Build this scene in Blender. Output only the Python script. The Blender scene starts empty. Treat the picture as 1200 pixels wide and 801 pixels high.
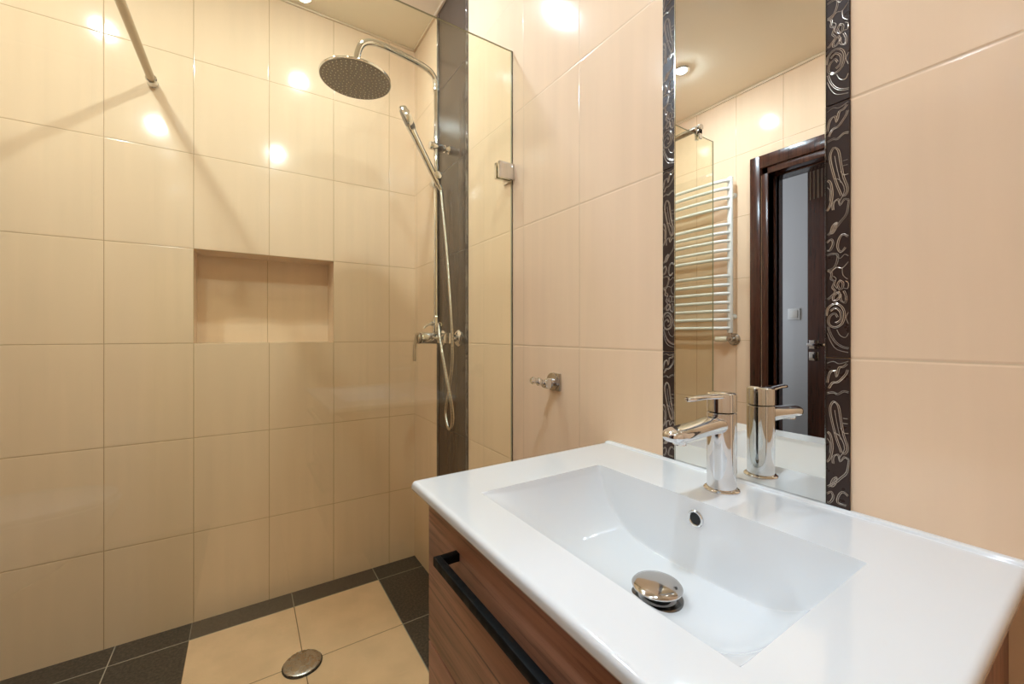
import bpy, bmesh, math, random
from mathutils import Vector, Matrix
PI = math.pi
S = bpy.context.scene
COL = S.collection

# ------------------------------------------------------------------ camera, world, exposure
cd = bpy.data.cameras.new('camera'); cam = bpy.data.objects.new('camera', cd); COL.objects.link(cam)
cd.sensor_width = 36; cd.sensor_fit = 'HORIZONTAL'; cd.lens = 481.233/1200*36
cd.shift_y = -(400.5-391.88)/1200; cd.clip_start = .01; cd.clip_end = 50
cam.location = (-.7047, -1.9699, 1.094); cam.rotation_euler = (PI/2, 0, -.57636)
S.camera = cam
w = bpy.data.worlds.new('world'); S.world = w; w.use_nodes = True
w.node_tree.nodes['Background'].inputs[0].default_value = (.9, .95, 1, 1)
w.node_tree.nodes['Background'].inputs[1].default_value = .3
S.view_settings.view_transform = 'Standard'; S.view_settings.look = 'None'
S.view_settings.gamma = 1; S.view_settings.use_curve_mapping = False
S.view_settings.exposure = 1.0
LAMP = 680.0            # emission of the four ceiling lamps
LAMP_COL = (.72, .905, 1.06)
def area(name, loc, rot, sx, sy, power, col):
    l = bpy.data.lights.new(name, 'AREA'); l.shape = 'RECTANGLE'; l.size = sx; l.size_y = sy
    l.energy = power; l.color = col
    o = bpy.data.objects.new(name, l); COL.objects.link(o); o.location = loc; o.rotation_euler = rot
    return o
area('hall_daylight', (-2.3, .05, 1.6), (PI/2, 0, PI), .8, 1.6, 3.9, (.74, .84, 1))   # unseen area light added for the hall's cool daylight

# ------------------------------------------------------------------ material helpers
class NT:
    def __init__(s, name):
        s.m = bpy.data.materials.new(name); s.m.use_nodes = True
        s.t = s.m.node_tree; s.n = s.t.nodes; s.p = s.n['Principled BSDF']
    def node(s, typ, **k):
        n = s.n.new(typ)
        for a, b in k.items(): setattr(n, a, b)
        return n
    def put(s, sock, v):
        if isinstance(v, bpy.types.NodeSocket): s.t.links.new(v, sock)
        elif v is not None:
            if isinstance(v, tuple) and len(v) == 3 and len(sock.default_value) == 4: v = (*v, 1)
            sock.default_value = v
    def math(s, op, a, b=None, c=None, clamp=False):
        n = s.node('ShaderNodeMath', operation=op); n.use_clamp = clamp
        s.put(n.inputs[0], a); s.put(n.inputs[1], b); s.put(n.inputs[2], c)
        return n.outputs[0]
    def mix(s, f, a, b):
        n = s.node('ShaderNodeMix', data_type='RGBA')
        s.put(n.inputs[0], f); s.put(n.inputs[6], a); s.put(n.inputs[7], b)
        return n.outputs[2]
    def mapr(s, v, a, b, c, d, smooth=True):
        n = s.node('ShaderNodeMapRange'); n.interpolation_type = 'SMOOTHSTEP' if smooth else 'LINEAR'
        for i, q in enumerate((v, a, b, c, d)): s.put(n.inputs[i], q)
        return n.outputs[0]
    def xyz(s, kind='Object'):
        tc = s.node('ShaderNodeTexCoord'); sp = s.node('ShaderNodeSeparateXYZ')
        s.t.links.new(tc.outputs[kind], sp.inputs[0]); s.vec = tc.outputs[kind]
        return sp.outputs
    def noise(s, scale, detail=3, vec=None, stretch=None, rough=.5, dist=0):
        n = s.node('ShaderNodeTexNoise'); n.inputs['Scale'].default_value = scale
        n.inputs['Detail'].default_value = detail; n.inputs['Roughness'].default_value = rough
        n.inputs['Distortion'].default_value = dist
        v = vec or s.node('ShaderNodeTexCoord').outputs['Object']
        if stretch:
            mp = s.node('ShaderNodeMapping'); mp.inputs['Scale'].default_value = stretch
            s.t.links.new(v, mp.inputs[0]); v = mp.outputs[0]
        s.t.links.new(v, n.inputs['Vector'])
        return n.outputs[0]
    def bump(s, h, strength=.3, dist=.001, nrm=None):
        n = s.node('ShaderNodeBump'); n.inputs['Strength'].default_value = strength
        n.inputs['Distance'].default_value = dist; s.put(n.inputs['Height'], h)
        if nrm: s.put(n.inputs['Normal'], nrm)
        s.t.links.new(n.outputs[0], s.p.inputs['Normal'])
        return n.outputs[0]
    def set(s, **k):
        for a, b in k.items(): s.put(s.p.inputs[a.replace('_', ' ')], b)
        return s

def plain(name, col, rough=.4, metal=0, spec=.5, coat=0, bumpy=0, bscale=60):
    t = NT(name).set(Base_Color=col, Roughness=rough, Metallic=metal)
    t.p.inputs['Specular IOR Level'].default_value = spec
    t.p.inputs['Coat Weight'].default_value = coat; t.p.inputs['Coat Roughness'].default_value = .05
    nz = t.noise(bscale, 3)
    t.put(t.p.inputs['Roughness'], t.mapr(nz, .3, .7, rough*.85, rough*1.15))
    if bumpy: t.bump(nz, bumpy, .001)
    return t.m

ROW0, ROWH, TW = .341, .36, .24774
def joint_dist(t, c, off, w): return t.math('PINGPONG', t.math('SUBTRACT', c, off), w/2)
def wall_tile(name, axis, off, w, col, jcol, zoff=ROW0, zh=ROWH, rough=.1, jw=.0011, streak=.05, vert=(1, 1, .04)):
    t = NT(name); X = t.xyz(); u = X[{'x': 0, 'y': 1}[axis]]; z = X[2]
    d = t.math('MINIMUM', joint_dist(t, u, off, w), joint_dist(t, z, zoff, zh))
    m = t.mapr(d, jw*.6, jw*1.4, 1, 0)
    n1 = t.noise(26, 4, stretch=(1, 1, .06)); n2 = t.noise(2.2, 2); n3 = t.noise(300, 2)
    k = t.math('ADD', t.mapr(n1, .3, .7, 1-streak*.6, 1+streak*.4, False), t.math('MULTIPLY', t.math('SUBTRACT', n2, .5), .05))
    hsv = t.node('ShaderNodeHueSaturation'); t.put(hsv.inputs['Color'], col); t.put(hsv.inputs['Value'], k)
    c = t.mix(m, hsv.outputs[0], jcol)
    t.set(Base_Color=c, Roughness=t.mapr(m, 0, 1, rough, .6))
    edge = t.mapr(d, jw*.5, .0035, 0, 1)
    h = t.math('ADD', edge, t.math('MULTIPLY', n2, .9)); h = t.math('ADD', h, t.math('MULTIPLY', n3, .01))
    t.bump(h, .45, .0012)
    t.p.inputs['Specular IOR Level'].default_value = .5
    return t.m

BEIGE = (.85, .615, .42); BJ = (.50, .30, .16)
DARK = (.062, .043, .034)
M = {}
M['w2'] = wall_tile('beige_tile_back', 'x', -1.1167, TW, BEIGE, BJ)
M['w1'] = wall_tile('beige_tile_right', 'y', -1.197, TW, BEIGE, (.70, .50, .32), jw=.0010)
M['w1c'] = wall_tile('beige_tile_corner', 'y', -.282, .30, BEIGE, BJ)
M['w3'] = wall_tile('beige_tile_left', 'y', -.667, .2515, BEIGE, BJ)
M['niche'] = wall_tile('beige_tile_niche', 'x', -.621, .5, BEIGE, BJ, zoff=0, zh=9)
M['strip'] = wall_tile('dark_strip_tile', 'y', -.10, .9, (.070, .047, .036), (.025, .018, .014), rough=.2, streak=.45)
M['dark_base'] = wall_tile('dark_base', 'x', 0, 9, DARK, DARK, zoff=9, zh=30, rough=.3, streak=.4)

def floor_mat():
    t = NT('floor_tiles'); X = t.xyz(); x, y = X[0], X[1]
    left = t.math('LESS_THAN', x, -.874)
    ax = t.mix(left, (0, 0, 0), (1, 1, 1))
    d1 = joint_dist(t, x, -.205, .3345); d2 = joint_dist(t, x, -1.087, .3345)
    dx = t.math('ADD', t.math('MULTIPLY', d1, t.math('SUBTRACT', 1, left)), t.math('MULTIPLY', d2, left))
    dy = joint_dist(t, y, -.108, .335)
    d = t.math('MINIMUM', dx, dy)
    m = t.mapr(d, .0010, .0020, 1, 0)
    dark = t.math('MAXIMUM', left, t.math('MAXIMUM', t.math('GREATER_THAN', x, -.206), t.math('GREATER_THAN', y, -.109)))
    n = t.noise(9, 4); n2 = t.noise(120, 3)
    vb = t.mapr(t.math('ADD', n, t.math('MULTIPLY', n2, .3)), .4, .9, .92, 1.06)
    hb = t.node('ShaderNodeHueSaturation'); t.put(hb.inputs['Color'], (.76, .50, .30)); t.put(hb.inputs['Value'], vb)
    vd = t.mapr(n2, .35, .7, .7, 1.6)
    hd = t.node('ShaderNodeHueSaturation'); t.put(hd.inputs['Color'], (.060, .044, .033)); t.put(hd.inputs['Value'], vd)
    base = t.mix(dark, hb.outputs[0], hd.outputs[0])
    jc = t.mix(dark, (.22, .13, .06), (.42, .36, .28))
    t.set(Base_Color=t.mix(m, base, jc), Roughness=t.mapr(m, 0, 1, .34, .8))
    t.bump(t.math('ADD', t.mapr(d, .001, .003, 0, 1), t.math('MULTIPLY', n2, .15)), .4, .001)
    return t.m
M['floor'] = floor_mat()
M['ceiling'] = plain('satin_ceiling', (.92, .80, .62), .16, spec=.5)
M['cornice'] = plain('cornice', (.76, .60, .42), .4)
M['ceramic'] = plain('white_ceramic', (.765, .765, .775), .07, spec=.55, coat=.4)
M['chrome'] = plain('chrome', (.74, .74, .745), .055, metal=1)
M['chrome_dull'] = plain('dull_chrome', (.50, .46, .42), .22, metal=1)
M['chrome_worn'] = plain('worn_chrome', (.58, .55, .52), .10, metal=1, bumpy=.12, bscale=45)
M['steel'] = plain('brushed_steel', (.52, .49, .46), .28, metal=1)
M['black'] = plain('matt_black', (.004, .004, .004), .55, spec=.12)
M['seal'] = plain('dark_seal', (.09, .07, .045), .3)
M['dark_metal'] = plain('dark_metal', (.16, .15, .14), .15, metal=1)
M['inlay'] = plain('pale_inlay', (.42, .36, .30), .4)
M['hole'] = plain('dark_hole', (.004, .004, .004), .5)
M['mirror'] = plain('mirror_silver', (.90, .905, .87), .0, metal=1)
M['mirror_edge'] = plain('mirror_bevel_edge', (.80, .82, .74), .12, metal=1)
M['white'] = plain('white_enamel', (.82, .80, .74), .2, spec=.5)
M['cream'] = plain('cream_plastic', (.80, .72, .52), .35)
M['hallwall'] = plain('hall_plaster', (.66, .67, .68), .7, bumpy=.1)
M['switch'] = plain('switch_plastic', (.80, .80, .78), .3)
M['ornament'] = plain('ornament_glaze', (.52, .44, .37), .16, metal=.55)
M['orn_base'] = plain('dark_relief_glaze', (.036, .020, .015), .32, spec=.3)
M['nozzle'] = plain('nozzle_rubber', (.88, .84, .78), .5)
M['head_face'] = plain('shower_face', (.235, .205, .19), .4)
M['bar_steel'] = plain('bar_steel', (.40, .335, .26), .2, metal=1)
def hose_mat():
    t = NT('shower_hose_metal'); X = t.xyz()
    wv = t.math('PINGPONG', X[2], .0022)
    t.set(Base_Color=t.mix(t.mapr(wv, 0, .0022, 0, 1), (.30, .26, .22), (.78, .74, .68)), Roughness=.25, Metallic=1.0)
    t.bump(wv, .5, .3); return t.m
M['hose'] = hose_mat()
def wood_mat(name, c1, c2, c3, axis, rough=.42, vein=None):
    t = NT(name); X = t.xyz()
    st = {'y': (1, .035, 1), 'z': (1, 1, .05)}[axis]
    a = t.noise(42, 5, stretch=st, rough=.65, dist=.3); b = t.noise(120, 5, stretch=st, rough=.7); g = t.noise(9, 2, stretch=st, dist=.6)
    c = t.mix(t.mapr(a, .3, .68, 0, 1), c1, c2)
    c = t.mix(t.mapr(g, .54, .66, 0, .55), c, c3)
    c = t.mix(t.mapr(b, .50, .66, 0, .75), c, c3)
    if vein is not None:      # one long dark vein in the drawer front
        zz = t.math('ADD', X[2], t.math('MULTIPLY', t.math('SUBTRACT', t.noise(3, 1, stretch=(0, 1, 0)), .5), .03))
        c = t.mix(t.mapr(t.math('ABSOLUTE', t.math('SUBTRACT', zz, vein)), .0006, .0022, .75, 0), c, (.05, .02, .012))
    t.set(Base_Color=c, Roughness=rough); t.bump(b, .12, .0006); return t.m
M['wood'] = wood_mat('walnut_decor', (.38, .172, .100), (.255, .112, .065), (.10, .040, .022), 'y', vein=.664)
M['wood_v'] = wood_mat('walnut_decor_side', (.38, .172, .100), (.255, .112, .065), (.10, .040, .022), 'z')
M['wenge'] = wood_mat('dark_wenge', (.075, .024, .014), (.042, .013, .008), (.02, .007, .005), 'z', .2)
def glass_mat():
    t = NT('shower_glass')
    geo = t.node('ShaderNodeNewGeometry')
    ior = t.mapr(geo.outputs['Backfacing'], 0, 1, 1.5, 1/1.5, False)
    fr = t.node('ShaderNodeFresnel'); t.put(fr.inputs[0], ior)
    tr = t.node('ShaderNodeBsdfTransparent'); tr.inputs[0].default_value = (.985, .985, .905, 1)
    gl = t.node('ShaderNodeBsdfGlossy'); gl.inputs['Roughness'].default_value = .0
    mx = t.node('ShaderNodeMixShader')
    t.t.links.new(fr.outputs[0], mx.inputs[0]); t.t.links.new(tr.outputs[0], mx.inputs[1]); t.t.links.new(gl.outputs[0], mx.inputs[2])
    t.t.links.new(mx.outputs[0], t.n['Material Output'].inputs[0]); return t.m
M['glass'] = glass_mat()
M['glass_edge'] = plain('glass_edge', (.34, .31, .20), .15, spec=.8)
def emis(name, col, s):
    t = NT(name); t.set(Base_Color=(.9, .9, .9), Emission_Color=col, Emission_Strength=s)
    nz = t.noise(40, 2); t.put(t.p.inputs['Roughness'], nz); return t.m
M['lamp'] = emis('lamp_lens', LAMP_COL, LAMP)

# ------------------------------------------------------------------ mesh helpers
def V(*a): return Vector(a)
class MB:
    def __init__(s): s.b = bmesh.new()
    def box(s, lo, hi, bev=0, seg=2, mi=0, rot=None, pivot=None):
        lo2 = [min(a, b) for a, b in zip(lo, hi)]; hi2 = [max(a, b) for a, b in zip(lo, hi)]
        g = bmesh.new(); bmesh.ops.create_cube(g, size=1)
        sz = [b-a for a, b in zip(lo2, hi2)]; ce = [(a+b)/2 for a, b in zip(lo2, hi2)]
        for v in g.verts: v.co = V(*(v.co[i]*sz[i]+ce[i] for i in range(3)))
        if bev: bmesh.ops.bevel(g, geom=g.edges[:], offset=bev, segments=seg, profile=.5, affect='EDGES')
        if rot: bmesh.ops.rotate(g, verts=g.verts, cent=pivot or V(*ce), matrix=rot)
        for f in g.faces: f.material_index = mi
        s.merge(g); return s
    def merge(s, g):
        me = bpy.data.meshes.new('tmp'); g.to_mesh(me); g.free(); s.b.from_mesh(me); bpy.data.meshes.remove(me)
    def rings(s, rings, cap=True, mi=0, close=True):
        vs = [[s.b.verts.new(p) for p in r] for r in rings]
        n = len(vs[0])
        for a, b in zip(vs, vs[1:]):
            for i in range(n if close else n-1):
                j = (i+1) % n
                try: f = s.b.faces.new((a[i], a[j], b[j], b[i])); f.material_index = mi
                except ValueError: pass
        if cap and close:
            for r in (vs[0][::-1], vs[-1]):
                f = s.b.faces.new(r); f.material_index = mi
        return s
    def lathe(s, prof, o=(0, 0, 0), axis=(0, 0, 1), n=40, mi=0, cap=True):
        ax = V(*axis).normalized(); u = ax.orthogonal().normalized(); v = ax.cross(u); o = V(*o)
        return s.rings([[o+ax*h+(u*math.cos(2*PI*i/n)+v*math.sin(2*PI*i/n))*max(r, 1e-5) for i in range(n)] for r, h in prof], cap, mi)
    def cyl(s, a, b, r, n=32, bev=0, mi=0, r2=None):
        a, b = V(*a), V(*b); L = (b-a).length; r2 = r if r2 is None else r2
        if bev:
            p = [(r-bev, 0), (r-bev*.3, bev*.3), (r, bev), (r2, L-bev), (r2-bev*.3, L-bev*.3), (r2-bev, L)]
        else: p = [(r, 0), (r2, L)]
        return s.lathe(p, a, (b-a), n, mi)
    def tube(s, pts, r, n=16, smooth=0, mi=0, flat=None):
        P = [V(*p) for p in pts]; R = r if isinstance(r, (list, tuple)) else [r]*len(P)
        if smooth: P, R = spline(P, R, smooth)
        T = [(P[min(i+1, len(P)-1)]-P[max(i-1, 0)]).normalized() for i in range(len(P))]
        u = T[0].orthogonal().normalized() if flat is None else V(*flat[0]); rr = []
        for i, p in enumerate(P):
            u = (u-T[i]*u.dot(T[i])).normalized(); v = T[i].cross(u)
            k = 1 if flat is None else flat[1]
            rr.append([p+(u*math.cos(2*PI*j/n)+v*math.sin(2*PI*j/n)*k)*R[i] for j in range(n)])
        return s.rings(rr, True, mi)
    def grid(s, fn, us, vs, mi=0):
        g = [[s.b.verts.new(fn(u, v)) for v in vs] for u in us]
        for i in range(len(us)-1):
            for j in range(len(vs)-1):
                f = s.b.faces.new((g[i][j], g[i+1][j], g[i+1][j+1], g[i][j+1])); f.material_index = mi
        return g
    def quad(s, pts, mi=0):
        f = s.b.faces.new([s.b.verts.new(p) for p in pts]); f.material_index = mi; return s
    def obj(s, name, mats, parent=None, smooth=True, origin=None, angle=35, recalc=True):
        if recalc: bmesh.ops.recalc_face_normals(s.b, faces=s.b.faces[:])
        if smooth:
            for f in s.b.faces: f.smooth = True
            for e in s.b.edges:
                if len(e.link_faces) == 2 and e.calc_face_angle(0) > math.radians(angle): e.smooth = False
        me = bpy.data.meshes.new(name); s.b.to_mesh(me); s.b.free()
        for m in (mats if isinstance(mats, (list, tuple)) else [mats]): me.materials.append(M[m])
        o = bpy.data.objects.new(name, me); COL.objects.link(o)
        if parent:
            o.parent = parent; o.matrix_parent_inverse = Matrix.Translation(parent.location).inverted()
        return o
def spline(P, R, k):
    o, q = [], []
    for i in range(len(P)-1):
        p0, p1, p2, p3 = P[max(i-1, 0)], P[i], P[i+1], P[min(i+2, len(P)-1)]
        for j in range(k):
            t = j/k
            o.append(.5*((2*p1)+(p2-p0)*t+(2*p0-5*p1+4*p2-p3)*t*t+(3*p1-p0-3*p2+p3)*t**3)); q.append(R[i]*(1-t)+R[i+1]*t)
    return o+[P[-1]], q+[R[-1]]
def thing(name, label, cat, loc, group=None):
    o = bpy.data.objects.new(name, None); COL.objects.link(o); o.empty_display_size = .05
    o.location = loc; o['label'] = label; o['category'] = cat
    if group: o['group'] = group
    bpy.context.view_layer.update()
    return o
def tag(o, label, cat, group=None):
    o['label'] = label; o['category'] = cat
    if group: o['group'] = group
    return o
def struct(o, label=None):
    o['kind'] = 'structure'
    if label: o['label'] = label
    return o
def lab(o, t): o['label'] = t; return o

# ------------------------------------------------------------------ room shell
CZ = 2.499; XL = -1.72; YB = -2.75; TH = .12
b = MB(); b.box((XL, YB, -.1), (0, 0, 0)); struct(b.obj('floor', 'floor', smooth=False), 'beige and dark brown tiled bathroom floor')
b = MB(); b.box((XL, YB, CZ), (0, 0, CZ+.1)); struct(b.obj('ceiling', 'ceiling', smooth=False), 'glossy beige stretch ceiling')
# back wall with the niche opening
NX0, NX1, NZ0, NZ1, ND = -1.1167+TW, -1.1167+3*TW, 1.061, 1.421, .150
b = MB()
xs = [XL-TH, NX0, NX1, TH]; zs = [-.1, NZ0, NZ1, CZ+.1]
for i in range(3):
    for j in range(3):
        if i == 1 and j == 1: continue
        b.quad([(xs[i], 0, zs[j]), (xs[i+1], 0, zs[j]), (xs[i+1], 0, zs[j+1]), (xs[i], 0, zs[j+1])])
n = [(NX0, NZ0), (NX1, NZ0), (NX1, NZ1), (NX0, NZ1)]
for i in range(4):
    p, q = n[i], n[(i+1) % 4]
    b.quad([(p[0], 0, p[1]), (q[0], 0, q[1]), (q[0], ND, q[1]), (p[0], ND, p[1])], 1)
b.quad([(p[0], ND, p[1]) for p in n], 1)
xs2 = [(xs[0], 0), (xs[3], 0), (xs[3], .22), (xs[0], .22)]
for i in (1, 2, 3):
    p, q = xs2[i], xs2[(i+1) % 4]
    b.quad([(p[0], p[1], zs[0]), (q[0], q[1], zs[0]), (q[0], q[1], zs[3]), (p[0], p[1], zs[3])])
b.quad([(p[0], p[1], zs[3]) for p in xs2]); b.quad([(p[0], p[1], zs[0]) for p in xs2[::-1]])
bmesh.ops.remove_doubles(b.b, verts=b.b.verts[:], dist=1e-5)
struct(b.obj('wall_back', ['w2', 'niche'], smooth=False), 'beige tiled shower wall with a recessed niche')
# right wall, with the dark tile strip
b = MB()
seg = [(0, -.282, 1), (-.282, -.585, 2), (-.585, YB-TH, 0)]
for y0, y1, mi in seg: b.quad([(0, y0, -.1), (0, y1, -.1), (0, y1, CZ+.1), (0, y0, CZ+.1)], mi)
b.quad([(TH, 0, -.1), (TH, YB-TH, -.1), (TH, YB-TH, CZ+.1), (TH, 0, CZ+.1)])
for z in (-.1, CZ+.1): b.quad([(0, 0, z), (TH, 0, z), (TH, YB-TH, z), (0, YB-TH, z)])
for y in (0, YB-TH): b.quad([(0, y, -.1), (TH, y, -.1), (TH, y, CZ+.1), (0, y, CZ+.1)])
bmesh.ops.remove_doubles(b.b, verts=b.b.verts[:], dist=1e-5)
struct(b.obj('wall_right', ['w1', 'w1c', 'strip'], smooth=False), 'beige tiled wall with a dark vertical tile strip')
# left wall with the door opening
DY0, DY1, DZ = -.844, -1.66, 1.985
b = MB()
b.box((XL-TH, DY0, -.1), (XL, 0, CZ+.1)); b.box((XL-TH, YB-TH, -.1), (XL, DY1, CZ+.1)); b.box((XL-TH, DY1, DZ), (XL, DY0, CZ+.1))
struct(b.obj('wall_left', 'w3', smooth=False), 'beige tiled wall with the door opening')
b = MB(); b.box((XL, YB-TH, -.1), (0, YB, CZ+.1)); struct(b.obj('wall_front', 'w2', smooth=False), 'beige tiled wall behind the camera')
# ceiling cornice
def cornice(name, a, c):
    b = MB(); b.box(a, c, .002); struct(b.obj(name, 'cornice'))
cornice('trim_1', (XL, -.007, CZ-.008), (0, 0, CZ)); cornice('trim_2', (-.010, YB, CZ-.012), (0, -.010, CZ))
cornice('trim_3', (XL, YB, CZ-.012), (XL+.010, -.010, CZ))

# ------------------------------------------------------------------ relief tile strips beside the mirror and the dark strip
MOT = [
 [(0,52),(8,50),(14,52),(22,47),(28,48)], [(1,36),(3,26),(6,20),(10,19),(12,27),(15,22),(17,14),(22,13),(27,8)],
 [(3,44),(8,36),(14,35),(20,30),(26,22),(28,16)], [(0,8),(8,5),(16,8),(28,4)],
 [(21,84),(27,84)], [(21,91),(27,91)],
 [(20,132),(13,112),(7,88),(5,72),(9,63),(14,68),(17,86),(21,108),(26,124),(23,132),(20,132)],
 [(10,74),(13,92),(18,114)], [(0,150),(5,143),(8,128),(6,112),(2,106),(0,108)], [(0,116),(4,122),(3,136)],
 [(9,150),(9,141),(14,137),(17,146),(23,139),(28,141)], [(9,106),(17,110),(23,126),(15,142)], [(28,104),(22,104),(18,98)],
 [(28,140),(25,158),(17,168),(10,176),(0,184)], [(13,168),(7,172),(4,182),(8,183),(12,177),(13,168)],
 [(0,196),(5,192),(7,198),(3,206),(0,206)],
 [(28,190),(21,186),(15,192),(13,204),(18,212),(25,206)], [(0,214),(8,213),(13,215),(12,224),(8,232),(0,234)],
 [(12,214),(17,220),(23,215),(28,218)], [(0,236),(5,240),(4,248),(9,252),(6,260),(10,266),(5,272),(0,276)],
 [(4,240),(12,232),(20,234),(28,226)], [(20,234),(21,244),(27,250)], [(8,244),(12,248),(10,256),(13,262)],
 [(17,250),(13,256),(16,264),(21,262),(22,254),(17,250)], [(24,252),(28,256),(27,263),(22,262)],
 [(16,266),(9,270),(7,278),(13,279),(18,273),(16,266)], [(21,266),(24,274),(23,282),(19,278),(19,270)],
 [(0,300),(2,290),(10,284),(18,288),(22,298),(19,311),(10,316),(3,311),(4,302),(10,298),(13,303)],
 [(5,294),(11,290),(17,296),(17,306),(11,310)], [(28,296),(25,303),(28,312)],
 [(0,316),(4,328),(11,339),(20,345),(28,347)], [(0,325),(5,338),(13,348),(28,352)], [(13,320),(17,328),(24,331),(28,325)],
]
def relief(name, y0, y1, z0, z1, label, xoff=-.0035):
    """one tall strip of relief tiles between y0 and y1: base slab and its silvery swirls"""
    b = MB(); zc = [z0]+[ROW0+ROWH*k for k in range(0, 7) if z0 < ROW0+ROWH*k < z1]+[z1]
    for a, c in zip(zc, zc[1:]): b.box((xoff, y0, a+.0006), (0, y1, c-.0006), .0008, 1)
    o = b.obj(name, 'orn_base'); struct(o, label)
    b = MB()
    for k in range(-1, 7):
        top = ROW0+ROWH*(k+1)
        for cu in MOT:
            pts = []
            for u, v in cu:
                z = top-v*.001*ROWH/.36; yy = y0+(y1-y0)*(.06+.88*u/28)
                if z0+.002 < z < z1-.002: pts.append((xoff-.0002, yy, z))
            if len(pts) < 2: continue
            b.tube(pts, .0005, 5, 3)
            if len(cu) >= 5:            # many lines run double
                off = []
                for i, q in enumerate(pts):
                    a_, c_ = pts[max(i-1, 0)], pts[min(i+1, len(pts)-1)]
                    dy2, dz2 = c_[1]-a_[1], c_[2]-a_[2]; L_ = math.hypot(dy2, dz2) or 1
                    yq = q[1]+dz2/L_*.0019; zq = q[2]-dy2/L_*.0019
                    off.append((q[0], max(min(yq, max(y0, y1)-.0006), min(y0, y1)+.0006), max(zq, z0+.001)))
                b.tube(off, .0004, 5, 3)
    b.obj('ornament', 'ornament', o)
relief('trim_4', -1.4445, -1.4735, .8475, CZ-.012, 'dark relief tile border left of the mirror')
relief('trim_5', -1.7205, -1.7485, .8475, CZ-.012, 'dark relief tile border right of the mirror')
relief('trim_6', -.2825, -.306, 0, CZ-.012, 'dark relief tile edge of the shower strip, corner side', -.0015)
relief('trim_7', -.562, -.5845, 0, CZ-.012, 'dark relief tile edge of the shower strip, glass side', -.0015)

# ------------------------------------------------------------------ hall beyond the door
HX = -2.82
b = MB(); b.box((HX-.1, -2.8, -.1), (XL-TH, .3, 0)); struct(b.obj('floor_hall', 'floor', smooth=False))
b = MB(); b.box((HX-.1, -2.8, 2.5), (XL-TH, .3, 2.6)); struct(b.obj('ceiling_hall', 'hallwall', smooth=False))
b = MB(); b.box((HX-.1, -2.8, 0), (HX, .3, 2.5)); struct(b.obj('wall_hall', 'hallwall', smooth=False))
b = MB(); b.box((HX, .2, 0), (XL-TH, .3, 2.5)); b.box((HX, -2.8, 0), (XL-TH, -2.7, 2.5)); struct(b.obj('wall_hall_end', 'hallwall', smooth=False))
# door casing
dr = bpy.data.objects.new('door_1', None); COL.objects.link(dr); dr.location = (XL, (DY0+DY1)/2, 0); struct(dr, 'dark brown wooden door frame and its open leaf')
bpy.context.view_layer.update()
b = MB()
for y0, y1 in ((-.752, -.807), (-1.752, -1.697)): b.box((XL, y0, 0), (XL+.016, y1, 2.087), .003)
b.box((XL, -.752, 2.017), (XL+.0155, -1.752, 2.087), .003)
b.obj('casing', 'wenge', dr)
b = MB()
for y0, y1 in ((-.8075, -.844), (-1.6965, -1.66)): b.box((XL-TH-.045, y0-.004*(y0 > -1), 0), (XL+.006, y1, 2.016), .002)
b.box((XL-TH-.045, -.8075, 1.98), (XL+.006, -1.6965, 2.016), .002)
b.box((XL-.075, -.844, 0), (XL-.055, -.852, 1.98), .001); b.box((XL-.075, -.845, 1.972), (XL-.055, -1.659, 1.98), .001)
b.obj('jamb', 'wenge', dr)
# the open leaf, hinged on the far side, swung into the hall
hx, hy = XL-.170, -1.658; fx, fy = -2.044, -.905
ang = math.atan2(fy-hy, fx-hx); Lw = math.hypot(fx-hx, fy-hy)
R = Matrix.Rotation(ang, 4, 'Z'); T = Matrix.Translation((hx, hy, 0)) @ R
def leafpart(b, name, mat, par=None):
    b.b.transform(T); return b.obj(name, mat, par or dr)
b = MB(); b.box((0, 0, .008), (Lw, .04, 2.050), .002); leaf = leafpart(b, 'leaf', 'wenge')
# the room side of the leaf looks to +x: local -y ; inlay strips at the top
SG = -1
for k in range(12):
    b = MB(); b.box((Lw-.014-.021*k, -.0015, 1.87), (Lw-.0185-.021*k, .001, 2.035), .0004, 1)
    leafpart(b, 'inlay_strip', 'inlay', leaf)
b = MB(); b.box((Lw-.062, -.006, 1.012), (Lw-.012, .001, 1.062), .002); b.box((Lw-.062, -.006, .945), (Lw-.012, .001, .995), .002)
hp = leafpart(b, 'rosette', 'chrome', leaf)
b = MB(); b.tube([(Lw-.037, 0, 1.037), (Lw-.037, -.042, 1.037)], .009, 16); b.box((Lw-.15, -.052, 1.028), (Lw-.027, -.036, 1.046), .004)
leafpart(b, 'handle', 'chrome', leaf)
b = MB(); b.box((Lw-.042, -.0068, .958), (Lw-.032, -.0055, .982), .0002, 1); leafpart(b, 'keyhole', 'hole', leaf)
# light switch
t = thing('light_switch', 'white square light switch on the grey hall wall seen through the door', 'light switch', (HX, -.515, 1.25))
b = MB(); b.box((HX, -.557, 1.207), (HX+.008, -.473, 1.293), .003); b.obj('frame', 'switch', t)
b = MB(); b.box((HX+.006, -.542, 1.222), (HX+.0125, -.488, 1.278), .002); b.obj('rocker', 'white', t)

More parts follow.
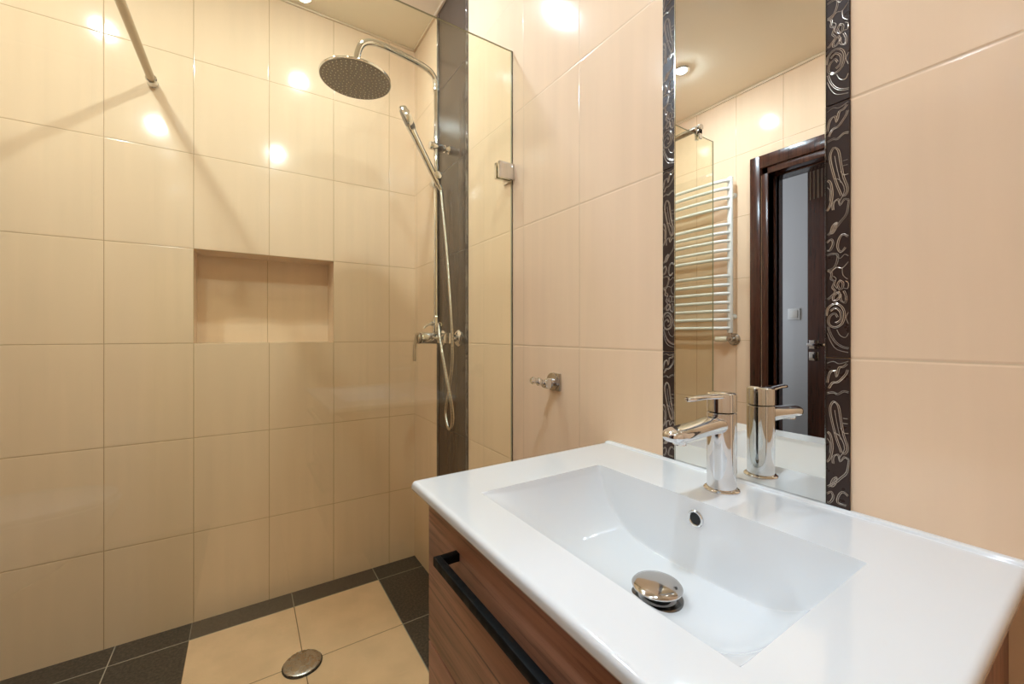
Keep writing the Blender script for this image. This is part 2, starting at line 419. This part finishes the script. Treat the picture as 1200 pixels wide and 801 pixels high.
# ------------------------------------------------------------------ vanity sink
SY0, SY1, SX, SZ = -1.293, -1.905, -.468, .847
BX0, BX1, BY0, BY1 = -.396, -.140, -1.405, -1.807
BC, BH = (BY0+BY1)/2, (BY0-BY1)/2
def sm(a, b, x):
    t = max(0, min(1, (x-a)/(b-a))); return t*t*(3-2*t)
def sink_z(x, y):
    z = SZ
    if BX0 < x < BX1 and BY1 < y < BY0:
        tt = min(1, abs((y-BC)/BH)); s = (x-BX0)/(BX1-BX0)
        A = 1-tt**4.2
        B = 1-(1-min(1, s/.62))**2.0
        q = min(1, (BX1-x)/.012); Cc = 1-(1-q)**3
        dd = min(x-BX0, BX1-x, y-BY1, BY0-y)
        z -= .0035*min(1, dd/.004)+.1025*A*B*Cc
    if x > -.0125: z += .0035*sm(-.0125, -.0095, x)
    R_ = .0065
    for e in (x-SX, SY0-y, y-SY1):
        if e < R_: z -= R_-math.sqrt(max(0, R_*R_-(R_-e)**2))
    return z
def lin(a, b, n): return [a+(b-a)*i/(n-1) for i in range(n)]
def edge_pts(a, d): return [a+d*(1-math.cos(k*PI/2/6)) for k in range(7)]
xs = edge_pts(SX, .0065)+lin(SX+.012, BX0-.004, 6)+lin(BX0-.001, BX0+.005, 7)+lin(BX0+.0065, BX0+.014, 4)+lin(BX0+.018, BX1-.03, 30)+lin(BX1-.026, BX1-.013, 6)+lin(BX1-.0125, BX1, 26)+[BX1+.001]+lin(BX1+.005, -.014, 8)+[-.0125, -.0115, -.0105, -.0095, -.005, 0]
ys = [SY0+SY1-v for v in edge_pts(SY1, .0065)][::1]
ysb = edge_pts(SY1, .0065)+lin(SY1+.012, BY1-.004, 7)+lin(BY1-.001, BY1+.005, 7)+lin(BY1+.0065, BY1+.022, 9)+lin(BY1+.026, BY0-.026, 56)+lin(BY0-.022, BY0-.0065, 9)+lin(BY0-.005, BY0+.001, 7)+lin(BY0+.004, SY0-.012, 7)+[SY0+SY1-v for v in edge_pts(SY1, .0065)][::-1]
b = MB(); g = b.grid(lambda x, y: V(x, y, sink_z(x, y)), xs, ysb)
# skirt and underside: goes down, then in under the rim, then a rounded bowl bottom inside the cabinet
ring = [r[0] for r in g]+g[-1][1:]+[r[-1] for r in g[-2::-1]]+g[0][-2:0:-1]
prev = ring
for dz, ins in ((.834, 0), (.8305, .0015), (.829, .005), (.8215, .022)):
    cur = []
    for v in ring:
        x, y = v.co.x, v.co.y
        x2 = max(x, SX+ins) if x < -.2 else x
        y2 = min(max(y, SY1+ins), SY0-ins)
        cur.append(b.b.verts.new((x2, y2, dz)))
    for i in range(len(ring)):
        j = (i+1) % len(ring)
        try: b.b.faces.new((prev[i], prev[j], cur[j], cur[i]))
        except ValueError: pass
    prev = cur
def bowl_ring(x0, x1, y0, y1, z, like):
    cx, cy = (SX+0)/2, (SY0+SY1)/2; o = []
    for v in like:
        fx_ = (v.co.x-SX)/(0-SX); fy_ = (v.co.y-SY1)/(SY0-SY1)
        o.append(b.b.verts.new((x0+(x1-x0)*fx_, y0+(y1-y0)*fy_, z)))
    return o
for (x0, x1, y0, y1, z) in ((-.42, -.125, -1.83, -1.38, .8210), (-.40, -.13, -1.80, -1.41, .765), (-.33, -.14, -1.74, -1.47, .730), (-.24, -.21, -1.63, -1.58, .728)):
    cur = bowl_ring(x0, x1, y0, y1, z, ring)
    for i in range(len(ring)):
        j = (i+1) % len(ring)
        try: b.b.faces.new((prev[i], prev[j], cur[j], cur[i]))
        except ValueError: pass
    prev = cur
b.b.faces.new(prev)
sink = thing('washbasin', 'glossy white ceramic washbasin with an integrated rectangular bowl, on the wooden vanity', 'sink', (-.234, (SY0+SY1)/2, .8215))
b.obj('basin', 'ceramic', sink, angle=50)
# waste: flange, stem coloured black as the shadow gap, chrome cap
dx_, dy_ = -.240, -1.613; dzz = sink_z(dx_, dy_)
b = MB(); b.lathe([(.0335, -.004), (.0335, .0015), (.032, .003), (.026, .0035), (.0245, .002), (.0245, -.004)], (dx_, dy_, dzz)); fl = b.obj('waste_flange', 'dark_metal', sink)
b = MB(); b.cyl((dx_, dy_, dzz-.004), (dx_, dy_, dzz+.012), .018); b.obj('waste_stem', 'hole', sink)
b = MB(); b.lathe([(.010, .010), (.029, .012), (.0325, .0145), (.0328, .0165), (.031, .0185), (.024, .0205), (.012, .0218), (.001, .0222)], (dx_, dy_, dzz), (.0, .0, 1)); b.obj('waste_cap', 'chrome_worn', sink)
ox = BX1-.0008; oy, oz = -1.606, .820
b = MB(); b.lathe([(.0125, 0), (.0125, .0022), (.0115, .0035), (.0095, .0035), (.0085, .0022), (.0085, 0)], (ox, oy, oz), (-1, 0, 0)); b.obj('overflow_ring', 'chrome', sink)
b = MB(); b.cyl((ox+.001, oy, oz), (ox-.0024, oy, oz), .0084); b.obj('overflow_hole', 'hole', sink)

# ------------------------------------------------------------------ vanity cabinet
cab = thing('vanity_cabinet', 'walnut-brown vanity cabinet with two drawers under the white washbasin', 'cabinet', (-.22, -1.60, .33))
CX, CY0, CY1, CB, CT = -.441, -1.303, -1.889, .33, .8205
b = MB()
b.box((CX+.0205, CY0, CB), (-.001, CY0-.016, CT), .0006, 1); b.box((CX+.0205, CY1+.016, CB), (-.001, CY1, CT), .0006, 1)
b.box((CX+.0205, CY0-.016, CB), (-.001, CY1+.016, CB+.016), .0006, 1); b.box((-.012, CY0-.016, CB+.016), (-.001, CY1+.016, .70), .0006, 1)
b.box((CX+.0205, CY0-.016, .790), (CX+.0365, CY1+.016, .8145), .0006, 1)
b.obj('carcass', 'wood_v', cab, smooth=False)
for i, (z0, z1) in enumerate(((.5745, .8035), (.334, .5705))):
    b = MB(); b.box((CX, CY0+.001, z0), (CX+.018, CY1-.001, z1), .0012, 2); d = b.obj('drawer', 'wood', cab)
    hz = (.768 if i == 0 else .532)
    b = MB(); ya, yb_ = -1.418, -1.782; hx0, hx1 = CX-.036, CX-.026
    for yy in (ya, yb_): b.box((hx1-.002, yy-.006, hz-.006), (CX, yy+.006, hz+.006), .0012)
    b.box((hx0-.001, ya+.006, hz-.0065), (hx1, yb_-.006, hz+.0065), .0014)
    h = b.obj('handle', 'black', d); lab(h, 'square matt black bar handle')

# ------------------------------------------------------------------ mirror
mi = thing('wall_mirror', 'tall narrow frameless mirror between two dark relief tile borders above the washbasin', 'mirror', (0, -1.597, .851))
b = MB(); b.box((-.0045, -1.4745, .8515), (-.0005, -1.7195, CZ-.013)); b.obj('mirror_glass', 'mirror', mi, smooth=False)
b = MB()
for y in (-1.4740, -1.7208): b.box((-.0052, y, .8515), (-.0005, y+.0012, CZ-.013))
b.obj('edge_trim', 'mirror_edge', mi, smooth=False)

# ------------------------------------------------------------------ basin mixer tap
FX, FY = -.066, -1.602
tap = thing('basin_faucet', 'chrome single-lever faucet standing on the back ledge of the washbasin', 'faucet', (FX, FY, SZ))
b = MB(); b.lathe([(.0265, 0), (.0265, .0018), (.0250, .0035), (.0222, .0045)], (FX, FY, SZ)); b.obj('base_ring', 'chrome', tap)
b = MB(); b.lathe([(.0212, .004), (.0216, .010), (.0218, .060), (.0218, .1225), (.0208, .1235)], (FX, FY, SZ), n=56); b.obj('body', 'chrome', tap)
b = MB(); b.lathe([(.0205, .1245), (.0218, .1255), (.0218, .150), (.0212, .1530), (.0190, .1545), (.001, .1552)], (FX, FY, SZ), n=56); b.obj('cap', 'chrome', tap)
# spout: broad, slightly flattened, rounded tip
def loft(b, secs, n=28):
    """secs: centre, half width (along y), half height (along local up), tilt"""
    rr = []
    for c, hw, hh, tilt in secs:
        up = V(math.sin(tilt), 0, math.cos(tilt))
        rr.append([V(*c)+V(0, 1, 0)*hw*math.copysign(abs(math.cos(a))**.75, math.cos(a))+up*hh*math.copysign(abs(math.sin(a))**.85, math.sin(a)) for a in (2*PI*i/n for i in range(n))])
    b.rings(rr)
b = MB(); z0 = SZ+.106
loft(b, [((FX-.010, FY, z0-.001), .0175, .0135, 0), ((FX-.03, FY, z0), .0180, .0135, 0), ((FX-.060, FY, z0-.0015), .0185, .0118, 0), ((FX-.095, FY, z0-.003), .0190, .0108, 0),
         ((FX-.115, FY, z0-.004), .0192, .0106, 0), ((FX-.123, FY, z0-.0042), .0178, .0098, 0), ((FX-.1295, FY, z0-.0045), .0143, .0080, 0), ((FX-.1335, FY, z0-.0048), .009, .005, 0), ((FX-.1345, FY, z0-.0048), .003, .002, 0)])
sp = b.obj('spout', 'chrome', tap, angle=60)
b = MB(); b.lathe([(.0100, 0), (.0100, .006), (.0110, .008)], (FX-.108, FY, z0-.0185), (0, 0, 1)); b.obj('aerator', 'chrome', sp)
b = MB(); z1 = SZ+.1495
loft(b, [((FX-.005, FY, z1), .0150, .0040, 0), ((FX-.030, FY, z1+.001), .0135, .0040, 0), ((FX-.055, FY, z1+.0015), .0095, .0034, 0), ((FX-.078, FY, z1+.0015), .0078, .0036, 0), ((FX-.087, FY, z1+.001), .0066, .0034, 0), ((FX-.0915, FY, z1+.001), .003, .0018, 0)])
b.obj('lever', 'chrome', tap, angle=60)

# ------------------------------------------------------------------ glass panel
GY = -.887; GX = -1.113; GZ = 1.983
gp = thing('glass_panel', 'clear frameless glass shower screen standing out from the tiled wall', 'shower screen', (-.55, GY, 0))
b = MB(); b.box((GX, GY-.003, .004), (-.0035, GY+.003, GZ), mi=0)
for f in b.b.faces:
    if abs(f.normal.y) < .5: f.material_index = 1
b.obj('pane', ['glass', 'glass_edge'], gp, smooth=False, recalc=False)
b = MB(); b.box((-.0034, GY-.0032, .004), (-.0002, GY+.0032, GZ)); b.obj('wall_seal', 'seal', gp, smooth=False)
for zc in (1.600, .30):
    b = MB()
    b.box((-.0565, GY-.0155, zc-.025), (-.006, GY-.0046, zc+.025), .0018); b.box((-.0565, GY+.0046, zc-.025), (-.006, GY+.0155, zc+.025), .0018)
    b.box((-.0062, GY-.0155, zc-.025), (-.0005, GY+.046, zc+.025), .0015)
    b.obj('clamp', 'chrome', gp)
# stabiliser bar from the glass to the back wall
sb = thing('stabiliser_bar', 'round steel support bar running from the glass screen to the tiled shower wall', 'support bar', (-.985, 0, 2.006))
b = MB(); b.tube([(-1.000, GY-.012, 2.014), (-.9855, -.018, 2.006)], .0125, 24); b.obj('bar', 'bar_steel', sb)
b = MB(); b.lathe([(.0165, 0), (.0165, .010), (.0150, .012), (.0150, .030), (.0165, .032), (.0165, .044), (.014, .046)], (-.9855, -.0005, 2.006), (0, -1, 0)); b.obj('wall_flange', 'chrome', sb)
b = MB(); b.lathe([(.0125, 0), (.0135, .003), (.0135, .024), (.012, .028)], (-1.0003, GY-.016, 2.0142), (.016, .9, 0)); b.obj('end_cap', 'chrome', sb)
b = MB(); b.box((-1.009, GY-.013, GZ-.020), (-.991, GY-.0045, 2.006), .0015); b.box((-1.009, GY+.0045, GZ-.020), (-.991, GY+.013, 2.006), .0015); b.box((-1.009, GY-.013, GZ+.0015), (-.991, GY+.013, 2.006), .0015); b.obj('glass_clip', 'chrome', sb)

# ------------------------------------------------------------------ shower column
RX, RY = -.066, -.433
sc = thing('shower_column', 'chrome rain shower column with mixer mounted on the dark tile strip', 'shower', (0, RY, 1.08))
b = MB(); b.tube([(RX, RY, 1.125), (RX, RY, 2.07)], .0100, 24); b.obj('riser_pipe', 'chrome', sc)
b = MB(); b.tube([(RX, RY, 2.068), (RX, RY, 2.085), (RX-.006, RY, 2.108), (RX-.022, RY, 2.129), (RX-.048, RY, 2.141), (-.165, RY, 2.152), (-.242, RY, 2.161), (-.285, RY, 2.164), (-.325, RY, 2.158), (-.351, RY, 2.139), (-.364, RY, 2.108), (-.370, RY, 2.070), (-.372, RY, 2.036)], .0118, 24, 6)
b.lathe([(.0125, 0), (.0125, .012), (.0112, .014)], (RX, RY, 2.062))
b.obj('shower_arm', 'chrome', sc)
HC = V(-.372, RY, 2.003); HR = .122
b = MB(); b.lathe([(HR-.001, 0), (HR, .0025), (HR, .0065), (HR-.002, .0085), (.09, .0125), (.05, .017), (.024, .022), (.016, .030), (.0145, .038), (.001, .0385)], HC, n=72); hd = b.obj('shower_head', 'chrome', sc)
b = MB(); b.cyl(HC-V(0, 0, .0006), HC+V(0, 0, .001), HR-.0035, 72); b.obj('spray_plate', 'head_face', hd)
b = MB(); n_ = 0
for rg, cnt in ((.018, 6), (.031, 12), (.044, 16), (.057, 22), (.070, 26), (.083, 32), (.096, 36), (.109, 42)):
    for k in range(cnt):
        a = 2*PI*k/cnt+rg*40
        p = HC+V(math.cos(a)*rg, math.sin(a)*rg, -.0006); b.cyl(p, p-V(0, 0, .0022), .0021, 8, r2=.0015)
nz_ = b.obj('nozzle', 'nozzle', hd); nz_['kind'] = 'stuff'; lab(nz_, 'rings of pale rubber spray nozzles')
# wall bracket
b = MB(); BZ = 1.842
b.tube([(-.086, RY-.0, BZ), (-.012, RY, BZ)], .0115, 24); b.lathe([(.017, 0), (.017, .012), (.0155, .014), (.0145, .030)], (-.0005, RY, BZ), (-1, 0, 0)); b.cyl((-.094, RY, BZ), (-.042, RY, BZ), .0150, 28, .002)
b.obj('wall_bracket', 'chrome', sc)
# slider
b = MB(); SLZ = 1.703
b.cyl((RX, RY, SLZ-.026), (RX, RY, SLZ+.026), .0185, 28, .004); b.cyl((RX, RY+.042, SLZ), (RX, RY-.006, SLZ), .0135, 24, .003); b.cyl((RX-.004, RY-.008, SLZ+.004), (RX-.010, RY-.046, SLZ+.012), .0165, 24, .003)
b.obj('slider', 'chrome', sc)
# diverter and mixer
b = MB(); b.lathe([(.013, 1.098), (.016, 1.104), (.016, 1.118), (.0145, 1.122), (.0145, 1.150), (.012, 1.156), (.0125, 1.166), (.0102, 1.17)], (RX, RY, 0)); b.cyl((RX, RY, 1.137), (RX-.024, RY, 1.137), .0085, 20, .001)
b.cyl((RX, RY, 1.130), (RX+.004, RY-.026, 1.130), .0085, 20, .001)
dv = b.obj('diverter', 'chrome', sc)
b = MB(); b.tube([(RX-.020, RY, 1.137), (RX-.040, RY, 1.130), (RX-.052, RY, 1.118)], [.0052, .0045, .0036], 12, 4); b.obj('diverter_lever', 'chrome', dv)
MZ = 1.080
b = MB(); b.tube([(RX+.010, RY+.095, MZ), (RX+.010, RY-.095, MZ)], .0205, 32); b.cyl((RX+.012, RY, MZ), (-.132, RY, MZ), .0225, 36, .003)
b.tube([(RX, RY, MZ+.015), (RX, RY, 1.10)], .012, 20)
mx = b.obj('mixer_body', 'chrome', sc)
for s_ in (1, -1):
    b = MB(); b.cyl((-.030, RY+s_*.075, MZ), (-.060, RY+s_*.075, MZ), .0155, 6); b.lathe([(.033, 0), (.032, .006), (.024, .014), (.014, .017), (.013, .034)], (-.0005, RY+s_*.075, MZ), (-1, 0, 0)); b.obj('wall_union', 'chrome', sc)
b = MB(); b.cyl((-.1315, RY, MZ), (-.146, RY, MZ), .0225, 36, .003)
b.rings([[V(x, RY+dy, z) for dy, x, z in ((.010, xx-.003, zz), (-.010, xx-.003, zz), (-.010, xx+.003, zz), (.010, xx+.003, zz))] for xx, zz in ((-.146, 1.094), (-.150, 1.075), (-.154, 1.05), (-.156, 1.02), (-.156, .992))])
b.obj('mixer_lever', 'chrome_dull', sc, angle=30)

# hand shower with hose
hs = thing('hand_shower', 'slim chrome hand shower on its slider with a looped metal hose', 'hand shower', (RX, RY-.04, 1.70))
A = V(-.074, RY-.030, 1.690); Bq = V(-.178, RY-.030, 1.868); dirv = (Bq-A).normalized(); nrm = V(-.80, .36, -.47); nrm = (nrm-dirv*nrm.dot(dirv)).normalized(); sid = dirv.cross(nrm)
b = MB(); b.tube([A-dirv*.012, A+dirv*.0, A+dirv*.05, A+dirv*.12, A+dirv*.185, A+dirv*.22], [.009, .0122, .0128, .0125, .0140, .016], 24, 4); b.obj('grip', 'chrome', hs)
hc = A+dirv*.245
def disc(b, c, ax, prof, n=48): b.lathe(prof, c, ax, n)
b = MB()
rr = []
for r, h in ((.035, -.0075), (.044, -.007), (.047, -.003), (.047, .006), (.042, .016), (.028, .021)):
    ring_ = []
    for i in range(48):
        a = 2*PI*i/48; ring_.append(hc-nrm*h+dirv*math.cos(a)*r+sid*math.sin(a)*r)
    rr.append(ring_)
b.rings(rr); hh = b.obj('spray_head', 'chrome', hs)
b = MB(); b.lathe([(.035, 0), (.035, .0015), (.032, .0022), (.001, .0022)], hc+nrm*.0074, nrm, 40); b.obj('spray_face', 'head_face', hh)
H0 = A-dirv*.012
hp = [tuple(H0), tuple(H0-dirv*.018), (-.058, -.478, 1.60), (-.052, -.500, 1.45), (-.050, -.522, 1.30), (-.050, -.541, 1.17), (-.050, -.552, 1.06), (-.050, -.548, .97), (-.050, -.520, .875), (-.052, -.500, .81), (-.055, -.508, .772), (-.060, -.540, .742), (-.066, -.578, .752), (-.070, -.597, .795), (-.074, -.588, .86), (-.080, -.556, .96), (-.084, -.530, 1.04), (-.082, -.505, 1.10), (-.076, -.484, 1.130), (-.068, -.466, 1.135), (-.064, -.455, 1.131)]
b = MB(); b.tube(hp, .0066, 14, 8); ho = b.obj('hose', 'hose', hs)
b = MB(); b.tube([(-.0625, RY-.024, 1.130), (-.066, RY-.036, 1.134)], .0095, 12); b.obj('hose_nut', 'chrome', ho)
b = MB(); b.tube([H0+dirv*.004, H0-dirv*.02], [.0095, .0085], 16); b.obj('hose_nut', 'chrome', ho)

# ------------------------------------------------------------------ robe hook
rh = thing('robe_hook', 'small chrome robe hook on the beige wall left of the mirror', 'hook', (0, -1.103, .965))
b = MB(); b.box((-.0070, -1.127, .943), (-.0004, -1.094, .990), .0018); b.cyl((-.0095, -1.098, .9665), (-.0004, -1.098, .9665), .0245, 40, .002); b.obj('back_plate', 'chrome_dull', rh)
b = MB(); b.cyl((-.008, -1.103, .967), (-.034, -1.103, .967), .0105, 28, .002); b.cyl((-.030, -1.114, .962), (-.030, -1.092, .962), .012, 28, .002); b.obj('post', 'chrome', rh)
b = MB(); b.tube([(-.034, -1.101, .967), (-.052, -1.097, .970), (-.064, -1.095, .973)], .0068, 20); b.lathe([(.0085, 0), (.0105, .003), (.0105, .009), (.008, .012)], (-.046, -1.098, .969), (-1, .12, .1)); b.lathe([(.005, 0), (.0090, .004), (.0095, .009), (.006, .014), (.001, .0152)], (-.062, -1.095, .9725), (-1, .12, .1)); b.obj('peg', 'chrome', rh)

# ------------------------------------------------------------------ floor drain
fd = thing('floor_drain', 'round dull steel drain cover on the beige floor tiles', 'floor drain', (-.545, -.448, 0))
b = MB(); b.lathe([(.060, .0002), (.0605, .003), (.059, .0045), (.056, .0045), (.0555, .003)], (-.545, -.448, 0), n=56); b.obj('drain_rim', 'black', fd)
b = MB(); b.lathe([(.0565, .003), (.0570, .0075), (.0545, .0095), (.040, .0112), (.001, .0125)], (-.545, -.448, 0), n=56); b.obj('drain_cover', 'steel', fd)

# ------------------------------------------------------------------ towel radiator on the left wall (seen in the mirror)
tr = thing('towel_radiator', 'white ladder towel radiator on the left wall, reflected in the mirror', 'radiator', (XL, -.41, 1.1))
PX = XL+.045
for yy in (-.656, -.166):
    b = MB(); b.cyl((PX, yy, 1.105), (PX, yy, 2.010), .0155, 24, .002); b.lathe([(.006, 0), (.008, .004), (.004, .008)], (PX, yy, 2.009)); b.obj('post', 'white', tr)
    for zz in (1.20, 1.91):
        b = MB(); b.cyl((XL, yy, zz), (PX-.01, yy, zz), .009, 16); b.lathe([(.016, 0), (.016, .004), (.012, .006)], (XL+.0003, yy, zz), (1, 0, 0)); b.obj('wall_mount', 'white', tr)
for z in (1.987, 1.941, 1.888, 1.831, 1.733, 1.685, 1.637, 1.584, 1.533, 1.435, 1.383, 1.333, 1.281, 1.231, 1.181, 1.131):
    b = MB(); b.tube([(PX+.008, -.656, z), (PX+.030, -.645, z), (PX+.042, -.615, z), (PX+.050, -.54, z), (PX+.054, -.41, z), (PX+.050, -.28, z), (PX+.042, -.207, z), (PX+.030, -.177, z), (PX+.008, -.166, z)], .0098, 14, 4)
    b.obj('rung', 'white', tr)
b = MB(); b.cyl((PX, -.656, 1.065), (PX, -.656, 1.106), .0115, 20, .001); b.cyl((XL+.002, -.656, 1.068), (PX+.020, -.656, 1.068), .0135, 24, .002)
b.lathe([(.036, 0), (.035, .006), (.026, .012), (.014, .014)], (XL+.0003, -.656, 1.066), (1, 0, 0)); va = b.obj('valve', 'chrome_dull', tr)
b = MB(); b.lathe([(.012, 0), (.0165, .004), (.0175, .030), (.0150, .052), (.0165, .058), (.0150, .064), (.001, .066)], (PX+.004, -.640, 1.068), (.35, 1, 0)); k_ = b.obj('thermostat_head', 'cream', va); lab(k_, 'cream plastic thermostat head')

# ------------------------------------------------------------------ wall-hung toilet (reflected faintly in the glass)
to = thing('toilet', 'white wall-hung toilet on the left wall beside the door, reflected in the shower glass', 'toilet', (XL, -2.20, .1))
def oval(cx, cy, rx, ry, z, n=48, back=None):
    o = []
    for i in range(n):
        a = 2*PI*i/n; x = cx+rx*math.cos(a); y = cy+ry*math.copysign(abs(math.sin(a))**.85, math.sin(a))
        if x < XL+.0005: x = XL+.0005
        o.append(V(x, y, z))
    return o
b = MB(); b.rings([oval(-1.60, -2.20, .16, .11, .10), oval(-1.56, -2.20, .24, .14, .16), oval(-1.50, -2.20, .29, .17, .26), oval(-1.47, -2.20, .31, .182, .36), oval(-1.465, -2.20, .315, .185, .400), oval(-1.465, -2.20, .30, .175, .405)]); b.obj('bowl', 'ceramic', to)
b = MB(); b.rings([oval(-1.455, -2.20, .285, .175, .4055), oval(-1.455, -2.20, .292, .182, .410), oval(-1.455, -2.20, .292, .182, .424), oval(-1.455, -2.20, .280, .170, .430), oval(-1.455, -2.20, .15, .09, .434)]); b.obj('lid', 'ceramic', to)

# ------------------------------------------------------------------ ceiling lamps
def lamp(x, y, label):
    t = thing('ceiling_lamp', label, 'ceiling lamp', (x, y, CZ), 'recessed ceiling lamps')
    b = MB(); b.lathe([(.026, 0), (.041, 0), (.041, -.003), (.038, -.005), (.028, -.005), (.026, -.002)], (x, y, CZ-.0003), n=40); b.obj('ring', 'chrome', t)
    b = MB(); b.lathe([(.0255, -.001), (.0255, -.004), (.021, -.0085), (.011, -.0105), (.0005, -.011)], (x, y, CZ-.0005), n=32); b.obj('lens', 'lamp', t)
lamp(-.455, -.575, 'recessed ceiling lamp in the shower nearest the shower column')
lamp(-1.25, -.63, 'recessed ceiling lamp in the shower nearest the towel radiator, bright in the mirror')
lamp(-.50, -1.70, 'recessed ceiling lamp nearest the mirror, reflected in the glass screen')
lamp(-1.20, -1.63, 'recessed ceiling lamp in front of the door')
